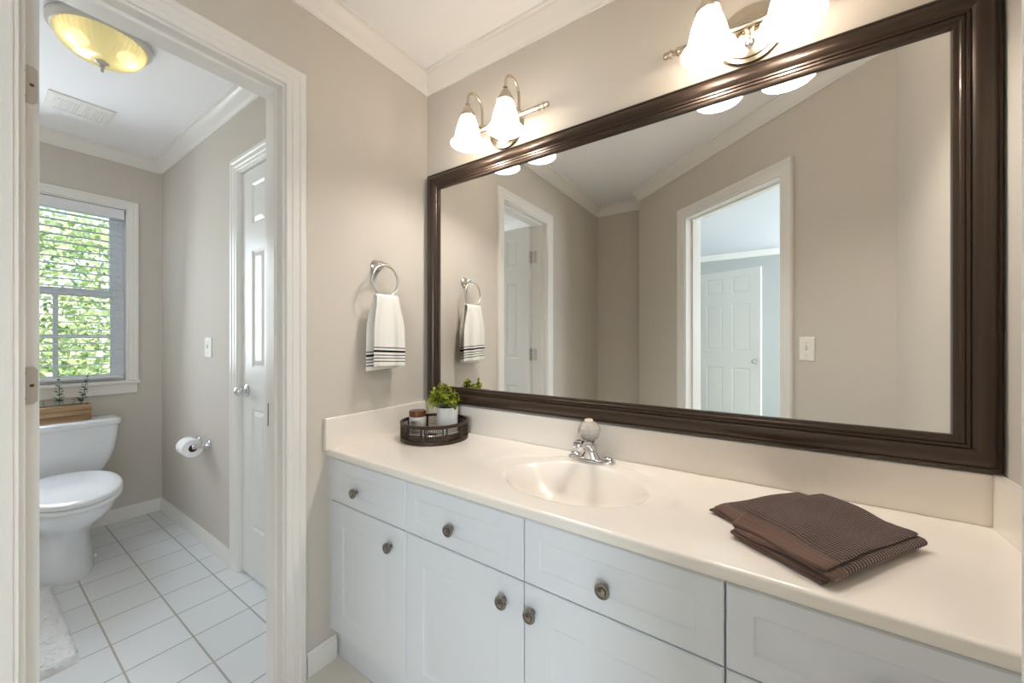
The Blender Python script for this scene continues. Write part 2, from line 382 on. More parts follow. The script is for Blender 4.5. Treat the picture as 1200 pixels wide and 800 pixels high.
def doorframe(name, s0, s1, z1, M, label, t=WT, both=True, stop=None, side=.02):
    """jambs, stop and casings for an opening s0..s1; local x along, y out of the wall face, z up"""
    mb = MB(); j = .016
    mb.box((s0 - j, -t, 0), (s0, .001, z1 + j), M); mb.box((s1, -t, 0), (s1 + j, .001, z1 + j), M); mb.box((s0, -t, z1), (s1, .001, z1 + j), M)
    if stop:
        a, b = stop
        mb.box((s0, a, 0), (s0 + .011, b, z1 - .011), M); mb.box((s1 - .011, a, 0), (s1, b, z1 - .011), M); mb.box((s0, a, z1 - .011), (s1, b, z1), M)
    casing(mb, s0 - .004, s1 + .004, z1 + .004, M)
    if both:
        Mb = M @ Matrix(((-1, 0, 0, s0 + s1), (0, -1, 0, -t), (0, 0, 1, 0), (0, 0, 0, 1)))
        casing(mb, s0 - .004, s1 + .004, z1 + .004, Mb)
    return struct(name, mb, M_TRIM, label, 'door frame', smooth=25)
# towel wall: local x = world y, local y = +x
MT = Matrix(((0, 1, 0, XT), (1, 0, 0, 0), (0, 0, 1, 0), (0, 0, 0, 1)))
doorframe('trim_4', .075, .614, 2.036, MT, 'white casing and jambs of the toilet room doorway', stop=(-.074, -.036))
doorframe('trim_5', .480, 1.175, 2.028, MD, 'white casing and jambs of the angled bedroom doorway', both=True, stop=(-.09, -.05))
MC = Matrix(((1, 0, 0, 0), (0, -1, 0, YR), (0, 0, 1, 0), (0, 0, 0, 1)))
doorframe('trim_6', -2.235, -1.624, 2.036, MC, 'white casing of the closed door in the toilet room', both=False)

# ------------------------------------------------------------------ six panel doors
def six_panel(mb, w, h, t, M, c=.115):
    """slab in local x 0..w, y 0..t, z 0..h with moulded panels on both faces"""
    g = .007
    mb.box((0, g, 0), (w, t - g, h), M)
    pw = (w - 3 * c) / 2
    rows = [(.235, .83), (1.035, 1.615), (1.745, 1.945)]
    zs = [0] + [z for r in rows for z in r] + [h]
    for y0, y1 in ((0, g), (t - g, t)):
        for x0, x1 in ((0, c), (c + pw, 2 * c + pw), (w - c, w)): mb.box((x0, y0, 0), (x1, y1, h), M)
        for i in range(0, 8, 2):
            for x0 in (c, 2 * c + pw): mb.box((x0, y0, zs[i]), (x0 + pw, y1, zs[i + 1]), M)
    for face in (0, 1):
        ya, yb = (g, .0015) if face == 0 else (t - g, t - .0015)
        for z0, z1 in rows:
            for x0 in (c, 2 * c + pw):
                x1 = x0 + pw; r = []
                for ins, y in ((.012, ya), (.012, ya), (.034, yb)):
                    r.append([(x0 + ins, y, z0 + ins), (x1 - ins, y, z0 + ins), (x1 - ins, y, z1 - ins), (x0 + ins, y, z1 - ins)])
                mb.loft(r[1:], True, M)
                # sticking bead round the panel
                ye = 0 if face == 0 else t
                r = [[(x0 + a, y, z0 + a), (x1 - a, y, z0 + a), (x1 - a, y, z1 - a), (x0 + a, y, z1 - a)] for a, y in ((0, ye), (.010, ya))]
                mb.loft(r, False, M)
def knob(parent, p, axis, m, name='door_knob'):
    mb = MB(); mb.lathe([(.0, 0), (.029, 0), (.030, .003), (.025, .008), (.011, .010), (.009, .022), (.013, .026), (.021, .032), (.0235, .040), (.022, .047), (.013, .053), (0, .055)], p, 24, axis)
    return mb.build(name, m, parent, smooth=50)

# door_1 stands open at a right angle into the toilet room, hinge edge towards the vanity room
d1 = thing('door_1', (-1.477, .095, .008), 'white six panel door standing open into the toilet room, hinge edge showing', 'door'); d1['kind'] = 'structure'
MO = Matrix(((-1, 0, 0, -1.4765), (0, 1, 0, .0785), (0, 0, 1, .008), (0, 0, 0, 1)))
RD = Matrix.Translation((-1.476, .0745, 0)) @ Matrix.Rotation(R(5.0), 4, 'Z') @ Matrix.Translation((1.476, -.0745, 0))
mb = MB(); six_panel(mb, .535, 2.022, .035, MO, .10); mb.xf(RD).build('door_panel', M_DOOR, d1, bevel=0)
M_SCREW = mat('screw_bronze', (110, 88, 70), .4, .8)
for z in (1.803, 1.076, .25):
    pr = [(-.016, -.045), (.010, -.045), (.016, -.038), (.016, .038), (.010, .045), (-.016, .045)]
    mb = MB().loft([[(x, .0945 + a, z + b) for a, b in pr] for x in (-1.4765, -1.4735)]).xf(RD)
    mb.loft([[(-1.4465 + (a - .016) * .9 + .014, y, z + b) for a, b in pr] for y in (.0752, .0772)])
    mb.lathe([(0, -.048), (.0055, -.048), (.0055, .048), (0, .048)], (-1.476, .0745, z), 12)
    h = mb.build('hinge', M_NICKEL, d1)
    for a, b in ((-.006, .030), (.007, 0), (-.006, -.030)): MB().lathe([(0, 0), (.0042, 0), (.0036, .0012), (0, .0014)], (-1.4735, .0945 + a, z + b), 10, (1, 0, 0)).xf(RD).build('screw', M_SCREW, h, smooth=40)
knob(d1, RD @ Vector((-1.95, .1135, .93)), RD.to_3x3() @ Vector((0, 1, 0)), M_NICKEL); knob(d1, RD @ Vector((-1.95, .0785, .93)), RD.to_3x3() @ Vector((0, -1, 0)), M_NICKEL)
mb = MB().box((-1.452, .6115, .885), (-1.424, .6145, .965)); mb.box((-1.444, .6095, .91), (-1.432, .6125, .94))
sp_ = mb.build('strike_plate', M_PEWTER); tag(sp_, 'small nickel strike plate on the right doorway jamb', 'strike plate')

d2 = thing('door_2', (-1.93, YR, .012), 'closed white six panel door with chrome knob in the toilet room', 'door'); d2['kind'] = 'structure'
M2 = Matrix(((1, 0, 0, -2.232), (0, 1, 0, YR + .012), (0, 0, 1, .014), (0, 0, 0, 1)))
mb = MB(); six_panel(mb, .605, 2.018, .035, M2, .112); mb.build('door_panel', M_DOOR, d2)
knob(d2, (-2.178, YR + .012, .932), (0, -1, 0), M_CHROME)

p3 = Vector((-.09, -2.76, 0)); q3 = Vector((-.79, -3.06, 0)); u3 = (q3 - p3).normalized(); n3 = Vector((-u3.y, u3.x, 0))
if n3.y > 0: n3 = -n3
d3 = thing('door_3', (p3.x, p3.y, .01), 'pale grey six panel bedroom door standing ajar, seen only in the mirror', 'door'); d3['kind'] = 'structure'
M3 = Matrix(((u3.x, n3.x, 0, p3.x), (u3.y, n3.y, 0, p3.y), (0, 0, 1, .01), (0, 0, 0, 1)))
mb = MB(); six_panel(mb, .762, 2.03, .035, M3, .112); mb.build('door_panel', M_DOOR, d3)
knob(d3, tuple(p3 + u3 * .06 + Vector((0, 0, .93))), tuple(-n3), M_NICKEL)

# ------------------------------------------------------------------ window
w1 = thing('window_1', (XW, .25, .90), 'white double hung window above the toilet tank', 'window'); w1['kind'] = 'structure'
MWn = Matrix(((0, 1, 0, XW), (1, 0, 0, 0), (0, 0, 1, 0), (0, 0, 0, 1)))
WY0, WY1, WZ0, WZ1 = -.13, .63, .918, 2.045
mb = MB()
mb.sweep([(WY0 - .004, 0, WZ0), (WY0 - .004, 0, WZ1 + .004), (WY1 + .004, 0, WZ1 + .004), (WY1 + .004, 0, WZ0)], [(a * .8, b) for a, b in CAS], (0, 1, 0), M=MWn)
mb.build('window_casing', M_TRIM, w1, smooth=25)
mb = MB(); mb.box((XW - WT, WY0 - .015, .90), (XW + .001, WY0, WZ1 + .015)); mb.box((XW - WT, WY1, .90), (XW + .001, WY1 + .015, WZ1 + .015)); mb.box((XW - WT, WY0, WZ1), (XW + .001, WY1, WZ1 + .015))
mb.build('window_jamb', M_TRIM, w1)
MB().box((XW - WT, WY0 - .070, .897), (XW + .030, WY1 + .066, .918)).build('window_sill', M_TRIM, w1, bevel=.005)
MB().box((XW, WY0 - .055, .832), (XW + .014, WY1 + .052, .897)).build('apron', M_TRIM, w1, bevel=.004)
def sash(z0, z1, x, munt):
    mb = MB(); t = .03; st = .062
    mb.box((x, WY0, z0), (x + t, WY0 + st, z1)); mb.box((x, WY1 - st, z0), (x + t, WY1, z1))
    mb.box((x, WY0 + st, z0), (x + t, WY1 - st, z0 + .045)); mb.box((x, WY0 + st, z1 - .040), (x + t, WY1 - st, z1))
    o = mb.build('sash', M_SASH, w1, bevel=.003)
    MB().box((x + .012, WY0 + st, z0 + .045), (x + .016, WY1 - st, z1 - .04)).build('pane', M_PANE, o)
    if munt:
        m2 = MB()
        for yy in (.336,  .098 + .04): m2.box((x + .004, yy - .011, z0 + .045), (x + .026, yy + .011, z1 - .04))
        m2.box((x + .005, WY0 + st, 1.196), (x + .025, WY1 - st, 1.218))
        m2.build('muntin', M_SASH, o, bevel=.003)
    return o
sash(.918, 1.50, XW - .085, True); sash(1.465, WZ1, XW - .117, False)
# blind
bl = thing('window_blind', (XW - .03, .25, .935), 'white two inch slatted blind with valance in the toilet room window', 'blind')
MB().box((XW - .056, WY0 + .006, 1.978), (XW - .004, WY1 - .006, 2.043)).build('valance', M_BLIND, bl, bevel=.006)
mb = MB(); z = 1.955; bx = XW - .028
while z > .985:
    mb.loft([[(bx - .024, y, z - .0005), (bx, y, z + .0035), (bx + .024, y, z - .0005), (bx + .024, y, z + .0021), (bx, y, z + .0061), (bx - .024, y, z + .0021)] for y in (WY0 + .012, WY1 - .012)])
    z -= .0442
mb.build('slats', M_BLIND, bl)
MB().box((bx - .025, WY0 + .012, .937), (bx + .025, WY1 - .012, .957)).build('bottom_rail', M_BLIND, bl, bevel=.005)
mb = MB()
for y in (.515, .25, -.02):
    for dx in (-.0245, .0245): mb.tube([(bx + dx, y, .955), (bx + dx, y, 1.98)], .0009, 6)
mb.build('ladder_cord', M_BLIND, bl)
mb = MB().tube([(bx + .03, .585, 1.36), (bx + .03, .585, 1.97)], .0012, 6); mb.lathe([(0, 0), (.004, .002), (.006, .012), (.003, .028), (0, .029)], (bx + .03, .585, 1.335), 10); mb.build('pull_cord', M_BLIND, bl)

# ------------------------------------------------------------------ vanity cabinets
YF, ZB, ZM, ZT = .778, .118, .595, .752
def front(mb, x0, x1, z0, z1, y=YF, t=.019, ins=.052):
    g = .0016; x0 += g; x1 -= g; z0 += g; z1 -= g
    def rr(i, yy): return [(x0 + i, yy, z0 + i), (x1 - i, yy, z0 + i), (x1 - i, yy, z1 - i), (x0 + i, yy, z1 - i)]
    k = min(ins, (z1 - z0) * .27)
    mb.loft([rr(0, y + t), rr(0, y + .003), rr(.003, y), rr(k, y), rr(k + .004, y + .0025), rr(k + .009, y + .0034), rr(k + .030, y + .0008), rr(k + .035, y + .0002)])
def cab_knob(parent, x, z):
    mb = MB(); mb.lathe([(0, 0), (.0065, 0), (.006, .010), (.0085, .013), (.0155, .015), (.017, .019), (.0155, .0225), (.0125, .0225), (.0118, .0212), (.0095, .0212), (.008, .0245), (.004, .026), (0, .0262)], (x, YF, z), 28, (0, -1, 0))
    mb.build('knob', M_PEWTER, parent, smooth=35)
def cabinet(x0, x1, label, drawers, doors, filler=()):
    t = thing('vanity_cabinet', ((x0 + x1) / 2, 1.02, 0), label, 'cabinet', 'vanity cabinets')
    mb = MB(); p = .016
    mb.box((x0, YF + .0195, ZB), (x0 + p, YM - .004, .757)); mb.box((x1 - p, YF + .0195, ZB), (x1, YM - .004, .757))
    mb.box((x0 + p, YF + .0195, ZB), (x1 - p, YM - .004, ZB + p)); mb.box((x0 + p, YM - .012, ZB + p), (x1 - p, YM - .004, .757))
    mb.box((x0 + p, YF + .0195, ZB + p), (x1 - p, YF + .03, .757))
    for a, b in filler: mb.box((a, YF, ZB), (b, YF + .0195, .757))
    mb.build('carcass', M_CAB, t)
    MB().box((x0, YF + .034, 0), (x1, YF + .05, ZB)).build('toe_kick', M_CAB, t)
    for a, b, z0, z1, kx in drawers:
        mb = MB(); front(mb, a, b, z0, z1, ins=.05); d = mb.build('drawer', M_CAB, t, smooth=20); cab_knob(d, kx, (z0 + z1) / 2 - .013)
    for a, b, z0, z1, kx, kz in doors:
        mb = MB(); front(mb, a, b, z0, z1, ins=.075); d = mb.build('door', M_CAB, t, smooth=20); cab_knob(d, kx, kz)
B0, B1, B2, B3, B4 = -1.342, -.928, -.496, -.0665, .363
cabinet(XT, B1, 'narrow white vanity cabinet at the left end, one drawer over one door', [(B0, B1, ZM, ZT, -1.178)], [(B0, B1, ZB, ZM, -.995, .531)], [(XT, B0)])
cabinet(B1, B3, 'white sink cabinet under the basin, two drawer fronts over a pair of doors', [(B1, B2, ZM, ZT, -.733), (B2, B3, ZM, ZT, -.290)],
        [(B1, B2, ZB, ZM, -.553, .533), (B2, B3, ZB, ZM, -.470, .533)])
cabinet(B3, XR, 'white drawer cabinet at the right end, below the brown towels', [(B3, B4, ZM, ZT, .147), (B3, B4, .36, ZM, .147), (B3, B4, ZB, .36, .147)], [], [(B4, XR)])

# ------------------------------------------------------------------ vanity top with integral basin
ZS = .785; YE = .766; YS = YM - .016
vt = thing('countertop', (-.47, 1.0, .757), 'cream cultured marble vanity top with integral oval basin', 'countertop')
SX, SY, SA, SB = -.468, .992, .212, .158
def hgt(x, y):
    e = math.sqrt(((x - SX) / SA) ** 2 + ((y - SY) / SB) ** 2)
    o = math.sqrt(((x - SX + .005) / .30) ** 2 + ((y - 1.005) / .215) ** 2)
    z = ZS
    t = min(1, max(0, (1.0 - o) / .10)); bk = min(1, max(0, (y - .93) / .10))
    z -= .0045 * t * t * (3 - 2 * t) * bk
    if y > 1.10:
        k = min(1, (y - 1.10) / .07); q = min(1, max(0, 1 - abs(x - SX) / .16) * 4); z += .0045 * t * k * q * bk   # raised faucet deck
    if e < 1: z -= .118 * (1 - e ** 2.5) ** 1.18
    return z
mb = MB()
x0, x1, y0, y1 = XT, XR, YE, YM - .001
def lines(a, b, lo, hi, fine, coarse):
    r = [a]
    while r[-1] < b - 1e-6:
        st = fine if lo - 1e-9 <= r[-1] < hi else coarse
        n = r[-1] + st
        if r[-1] < lo < n: n = lo
        r.append(min(n, b))
    return r
gx = lines(x0, x1, -.80, -.14, .0045, .04); gy = lines(y0 + .008, y1, .80, 1.24, .0045, .02)
nx, ny = len(gx), len(gy)
vs = [(x, y, hgt(x, y)) for y in gy for x in gx]
fs = [(j * nx + i, j * nx + i + 1, (j + 1) * nx + i + 1, (j + 1) * nx + i) for j in range(ny - 1) for i in range(nx - 1)]
mb.add(vs, fs)
edge = [(y0 + .008, ZS), (y0 + .004, ZS - .001), (y0 + .001, ZS - .004), (y0, ZS - .008), (y0, ZS - .021), (y0 + .002, ZS - .026), (y0 + .006, .757), (YF + .02, .757)]
mb.add([(x, y, z) for (y, z) in edge for x in (x0, x1)], [(2 * i, 2 * i + 1, 2 * i + 3, 2 * i + 2) for i in range(len(edge) - 1)])
top = mb.build('slab_with_basin', M_TOP, vt, smooth=60)
def splash(name, a, b): MB().box(a, b).build(name, M_TOP, vt, bevel=.004, segs=3)
splash('backsplash', (XT + .0005, YS, ZS - .004), (XR - .0005, YM - .001, .897))
splash('side_splash', (XT + .0008, .753, ZS - .003), (XT + .018, YS + .001, .9))
splash('side_splash', (XR - .018, .775, ZS - .003), (XR - .0008, YS + .001, .9))
mb = MB().lathe([(0, .0), (.021, .0), (.022, .002), (.017, .003), (.015, .001), (0, .001)], (SX, SY, hgt(SX, SY)), 24); mb.build('drain', M_CHROME, vt, smooth=40)

# ------------------------------------------------------------------ faucet
fx, fy, fz = -.492, 1.192, ZS + .0005
fc = thing('faucet', (fx, fy, fz), 'chrome single handle faucet with clear faceted ball knob behind the basin', 'faucet')
mb = MB(); rings = []
for z, sx, sy in ((0, .080, .027), (.004, .081, .028), (.009, .079, .026), (.013, .072, .020)):
    rings.append([(fx + sx * math.copysign(abs(math.cos(a)) ** .55, math.cos(a)), fy + sy * math.copysign(abs(math.sin(a)) ** .8, math.sin(a)), fz + z) for a in [2 * math.pi * i / 40 for i in range(40)]])
mb.loft(rings)
for sgn in (-1, 1):
    mb.loft([[(fx + sgn * (.058 + c * math.cos(a)), fy + .6 * c * math.sin(a), fz + z) for a in [2 * math.pi * i / 20 for i in range(20)]] for c, z in ((.018, .008), (.016, .017), (.010, .020))])
mb.build('base_plate', M_CHROME, fc, smooth=40)
mb = MB().loft([[(fx + a * math.cos(t), fy + b * math.sin(t) + off, fz + z) for t in [2 * math.pi * i / 28 for i in range(28)]] for z, a, b, off in ((.008, .040, .026, 0), (.018, .032, .025, 0), (.032, .024, .024, 0), (.046, .021, .022, 0), (.052, .018, .019, 0))])
mb.build('body', M_CHROME, fc, smooth=40)
mb = MB(); rings = []
for k in range(13):
    t = k / 12; y = fy - .005 - .105 * t; z = fz + .026 + .052 * math.sin(t * math.pi * .55); a = .020 - .005 * t; h = .013 - .002 * t
    rings.append([(fx + a * math.cos(q), y, z + h * math.sin(q)) for q in [2 * math.pi * i / 20 for i in range(20)]])
mb.loft(rings)
mb.lathe([(0, 0), (.015, 0), (.0165, .002), (.0165, .020), (.015, .023), (0, .023)], (fx, fy - .103, fz + .058), 24)
mb.build('spout', M_CHROME, fc, smooth=40)
hb = MB().lathe([(0, 0), (.012, 0), (.011, .012), (.013, .014), (0, .014)], (fx, fy, fz + .050), 20).build('handle_stem', M_CHROME, fc, smooth=40)
mb = MB(); pr = []
for i in range(9):
    a = -math.pi / 2 + math.pi * i / 8; pr.append((max(.012, .0375 * math.cos(a)), .0355 * math.sin(a)))
mb.lathe(pr, (fx - .008, fy, fz + .097), 12, (0, -.12, 1)); mb.build('ball_handle', M_ACRYL, fc)
mb = MB().lathe([(0, 0), (.014, 0), (.015, .002), (.013, .0045), (0, .005)], (fx - .008, fy - .0036, fz + .1305), 24, (0, -.12, 1)); mb.build('index_cap', mat('cap_cream', (240, 222, 200), .2), fc, smooth=40)
mb = MB().tube([(fx, fy + .018, fz + .01), (fx, fy + .018, fz + .062)], .003, 8); mb.lathe([(0, 0), (.005, 0), (.006, .004), (.005, .009), (0, .01)], (fx, fy + .018, fz + .060), 12); mb.build('lift_rod', M_CHROME, fc, smooth=40)

# ------------------------------------------------------------------ framed mirror
mx0, mx1, mz0, mz1 = -1.330, .408, .9035, 1.953
mr = thing('framed_mirror', (-.461, YM, mz0), 'large rectangular wall mirror in a dark bronze moulded frame', 'mirror')
PF = [(0, 0), (0, .018), (.002, .022), (.006, .024), (.009, .022), (.011, .023), (.018, .031), (.026, .034), (.034, .033), (.042, .028), (.047, .0235), (.049, .0265), (.0535, .0265), (.055, .023),
      (.057, .0245), (.062, .0245), (.064, .021), (.068, .0205), (.0725, .018), (.073, .0105), (.073, 0)]
mb = MB().sweep([(mx0, YM - .001, mz0), (mx0, YM - .001, mz1), (mx1, YM - .001, mz1), (mx1, YM - .001, mz0)], PF, (0, -1, 0), closed=True)
mb.build('frame', M_FRAME, mr, smooth=32)
MB().box((mx0 + .06, YM - .0118, mz0 + .06), (mx1 - .06, YM - .004, mz1 - .06)).build('mirror_glass', M_MIRROR, mr)

# ------------------------------------------------------------------ vanity lights
def vanity_light(cx, label):
    zb = 2.047; yb = YM - .050
    t = thing('vanity_light', (cx, YM, zb), label, 'wall light', 'vanity lights above the mirror')
    MB().lathe([(0, 0), (.082, 0), (.084, .004), (.080, .010), (.070, .012), (.068, .016), (.058, .018), (.052, .022), (.030, .027), (.022, .034), (0, .036)], (cx, YM - .0005, zb), 48, (0, -1, 0)).build('backplate', M_LNICK, t, smooth=30)
    mb = MB()
    mb.lathe([(0, -.178), (.0105, -.178), (.0105, .178), (0, .178)], (cx, yb, zb), 20, (1, 0, 0))
    for s_ in (-1, 1): mb.lathe([(0, .05), (.0125, .05), (.0125, .056), (0, .056)], (cx, yb, zb), 20, (s_, 0, 0))
    mb.lathe([(0, 0), (.014, 0), (.014, .022), (0, .022)], (cx, YM - .033, zb), 20, (0, -1, 0))
    mb.build('bar', M_LNICK, t, smooth=30)
    for s_ in (-1, 1):
        MB().lathe([(.0105, 0), (.0125, .002), (.0125, .007), (.0085, .010), (.0085, .018), (.012, .021), (.013, .026), (.0095, .030), (.0095, .036), (.011, .040), (.008, .046), (0, .047)], (cx + s_ * .176, yb, zb), 20, (s_, 0, 0)).build('finial', M_LNICK, t, smooth=30)
    MB().lathe([(0, 0), (.011, 0), (.013, .004), (.010, .010), (.006, .014), (0, .016)], (cx, YM - .036, zb - .045), 18, (0, -1, 0)).build('mounting_nut', M_CHROME, t, smooth=40)
    for s_ in (-1, 1):
        x = cx + s_ * .090; ys = YM - .137
        p = [(x, yb, zb + .004), (x, yb + .003, zb + .04), (x, yb + .003, zb + .075)]
        rad = (yb + .003 - ys) / 2
        p += [(x, ys + rad + rad * math.cos(a), zb + .078 + rad * math.sin(a)) for a in [math.pi * i / 14 for i in range(1, 14)]]
        p += [(x, ys, zb + .075), (x, ys, zb + .045)]
        a_ = MB().tube(p, .0052, 12); a_.lathe([(.0052, 0), (.009, .001), (.009, .006), (.0052, .008)], (x, ys, zb + .058), 16); a_.lathe([(0, 0), (.012, 0), (.012, .008), (0, .008)], (x, yb, zb + .008), 16)
        arm = a_.build('arm', M_LNICK, t, smooth=40)
        MB().lathe([(0, .047), (.010, .047), (.013, .040), (.017, .036), (.022, .026), (.031, .012), (.032, .006), (.029, .003), (0, .003)], (x, ys, zb + .006), 28).build('socket_cap', M_LNICK, arm, smooth=35)
        zt = zb + .014
        out = [(.027, 0), (.031, -.012), (.036, -.026), (.041, -.042), (.0455, -.060), (.049, -.078), (.0535, -.092), (.0605, -.102), (.0675, -.108)]
        inn = [(r - .003, z) for r, z in out]; inn[-1] = (.0655, -.1095)
        mb = MB(); mb.lathe(out + inn[::-1], (x, ys, zt), 64, flute=.012, nfl=16, closed=True)
        sh = mb.build('glass_shade', M_SHADE, t, smooth=50)
        MB().lathe([(.004, .036), (.0125, .034), (.013, .014), (.019, 0), (.0255, -.016), (.027, -.028), (.024, -.042), (.015, -.051), (.004, -.054)], (x, ys, zt - .030), 24).build('bulb', M_BULB, t, smooth=60)
        d = bpy.data.lights.new('bulb_light', 'SPOT'); d.energy = BULB_W; d.color = (1, .95, .88); d.spot_size = R(156); d.spot_blend = .8; d.shadow_soft_size = .02
        l_ = bpy.data.objects.new('bulb_light', d); COL.objects.link(l_); l_.parent = t; l_.location = Vector((x, ys, zt - .090)) - Vector(t.location)
    return t
vanity_light(-.888, 'two shade nickel vanity light nearer the towel wall')
vanity_light(-.046, 'two shade nickel vanity light cut by the top edge, above the mirror middle')

# ------------------------------------------------------------------ towel ring and hand towel
tr = thing('towel_ring', (XT, .978, 1.49), 'nickel towel ring on the wall left of the mirror', 'towel ring')
MB().lathe([(0, 0), (.026, 0), (.026, .004), (.019, .011), (.016, .030), (.0175, .033), (0, .033)], (XT + .0003, .978, 1.492), 28, (1, 0, 0)).build('wall_plate', M_NICKEL, tr, smooth=35)
MB().tube([(XT + .03, .978, 1.492), (XT + .062, .978, 1.491)], .008, 14).build('post', M_NICKEL, tr, smooth=40)
RC = Vector((XT + .060, .978, 1.424))
MB().tube([(RC.x, RC.y + .062 * math.sin(a), RC.z + .064 * math.cos(a)) for a in [2 * math.pi * i / 56 for i in range(56)]], .0042, 10, closed=True).build('ring', M_NICKEL, tr, smooth=60)

def hand_towel():
    zr = RC.z - .064; nl, nw = 60, 40; random.seed(3)
    vs, fs, uv = [], [], []
    LF, LB = .300, .312
    for j in range(nl + 1):
        t = j / nl
        s_ = -LB + (LF + LB) * t          # <0 back, >0 front; length along the cloth
        fr = s_ >= 0; d = abs(s_)
        for i in range(nw + 1):
            q = i / nw * 2 - 1
            spread = min(1, d / .16); spread = spread * spread * (3 - 2 * spread)
            hw = .052 + .024 * spread + .012 * d
            fold = .010 * math.sin(q * 5.5 + (.8 if fr else 2.6)) * min(1, .25 + d / .2)
            if d < .018:
                a = d / .018 * math.pi / 2; x = (.0115) * math.sin(a); z = zr + .0098 * math.cos(a) - .001
            else:
                x = .0115 + .004 * min(1, d / .1); z = zr - (d - .018) * 1.0
            off = .006 if fr else -.003
            y = RC.y + .004 + off * spread + hw * q
            xx = RC.x + (x + max(-.004, fold * .75) * min(1, d / .05) if fr else -x - max(-.004, fold * .35) * min(1, d / .05))
            z -= .004 * q * min(1, d / .2) * (1 if fr else -1) + .003 * abs(q) * 0
            vs.append((xx, y, z)); uv.append((q, (LF if fr else LB) - d))
    for j in range(nl):
        for i in range(nw):
            a = j * (nw + 1) + i; fs.append((a, a + 1, a + nw + 2, a + nw + 1))
    o = Vector((RC.x, RC.y, zr - LF))
    me = bpy.data.meshes.new('hand_towel'); me.from_pydata([tuple(Vector(p) - o) for p in vs], [], fs)
    l = me.uv_layers.new(name='UVMap')
    for lp in me.loops: l.data[lp.index].uv = uv[lp.vertex_index]
    me.materials.append(M_HTOWEL); me.shade_smooth()
    ob = bpy.data.objects.new('hand_towel', me); COL.objects.link(ob); ob.location = o
    m = ob.modifiers.new('thick', 'SOLIDIFY'); m.thickness = .006; m.offset = 0
    m = ob.modifiers.new('sub', 'SUBSURF'); m.levels = 1; m.render_levels = 1
    tag(ob, 'white hand towel with black stripes hanging from the towel ring', 'towel')
hand_towel()

# ------------------------------------------------------------------ tray, candle, plant
tx, ty, tR = -1.140, 1.107, .137; tz = ZS + .0008
ty_ = thing('round_tray', (tx, ty, tz), 'round dark bronze tray with mirrored floor and latticed rim in the counter corner', 'tray')
mb = MB()
mb.lathe([(tR - .008, 0), (tR, 0), (tR, .014), (tR - .008, .014)], (tx, ty, tz), 72, closed=True)
mb.lathe([(tR - .009, .061), (tR, .061), (tR + .001, .072), (tR - .009, .073)], (tx, ty, tz), 72, closed=True)
mb.build('rim', M_TRAY, ty_, smooth=35)
mb = MB()
nb = 10
for k in range(nb):
    a0 = 2 * math.pi * k / nb + .15
    for w in (-.055, .055):
        a = a0 + w; c = Vector((tx + (tR - .004) * math.cos(a), ty + (tR - .004) * math.sin(a), tz + .012)); mb.tube([c, c + Vector((0, 0, .052))], .0034, 6)
for k in range(nb):
    a0 = 2 * math.pi * k / nb + .15; a1 = a0 + 2 * math.pi / nb
    if k % 2 == 0:
        n = 10
        for i in range(1, n):
            a = a0 + .06 + (a1 - a0 - .12) * i / n; c = Vector((tx + (tR - .004) * math.cos(a), ty + (tR - .004) * math.sin(a), tz + .012)); mb.tube([c, c + Vector((0, 0, .052))], .0015, 5)
        zl = (.028, .046)
    else: zl = (.019, .024, .029, .034, .040, .046, .051, .056)
    for z in zl:
        mb.tube([(tx + (tR - .004) * math.cos(a0 + (a1 - a0) * i / 8), ty + (tR - .004) * math.sin(a0 + (a1 - a0) * i / 8), tz + z) for i in range(9)], .0014, 5)
mb.build('lattice', M_TRAY, ty_)
MB().lathe([(0, .034), (tR - .0075, .034), (tR - .0075, .038), (0, .038)], (tx, ty, tz), 64).build('mirror_floor', M_MIRROR, ty_, smooth=30)
zfl = tz + .0385
cdl = thing('candle_jar', (-1.218, 1.085, zfl), 'small white candle jar with amber copper lid on the round tray', 'candle')
cx, cy = -1.218, 1.085
MB().lathe([(0, 0), (.032, 0), (.034, .003), (.034, .040), (.031, .043), (0, .043)], (cx, cy, zfl), 40).build('jar', M_CERAM, cdl, smooth=35)
mb = MB().lathe([(0, .0435), (.033, .0435), (.0345, .045), (.0345, .064), (.033, .067), (0, .067)], (cx, cy, zfl), 64, flute=.008, nfl=16); mb.build('lid', M_LID, cdl, smooth=40)
M_LBL = mat('pale_label', (226, 218, 208), .6)
mb = MB(); av = [R(-95 + 70 * i / 12) for i in range(13)]
mb.loft([[(cx + .0343 * math.cos(a), cy + .0343 * math.sin(a), zfl + z) for z in (.012, .030)] for a in av], cap=False); lb = mb.build('label', M_LBL, cdl)
mb = MB()
for zz, wd in ((.025, 40), (.020, 26), (.0165, 34)):
    mb.loft([[(cx + .0345 * math.cos(a), cy + .0345 * math.sin(a), zfl + z) for z in (zz, zz + .0014)] for a in [R(-60 - wd / 2 + wd * i / 6) for i in range(7)]], cap=False)
mb.build('lettering', mat('grey_ink', (150, 140, 130), .6), lb)

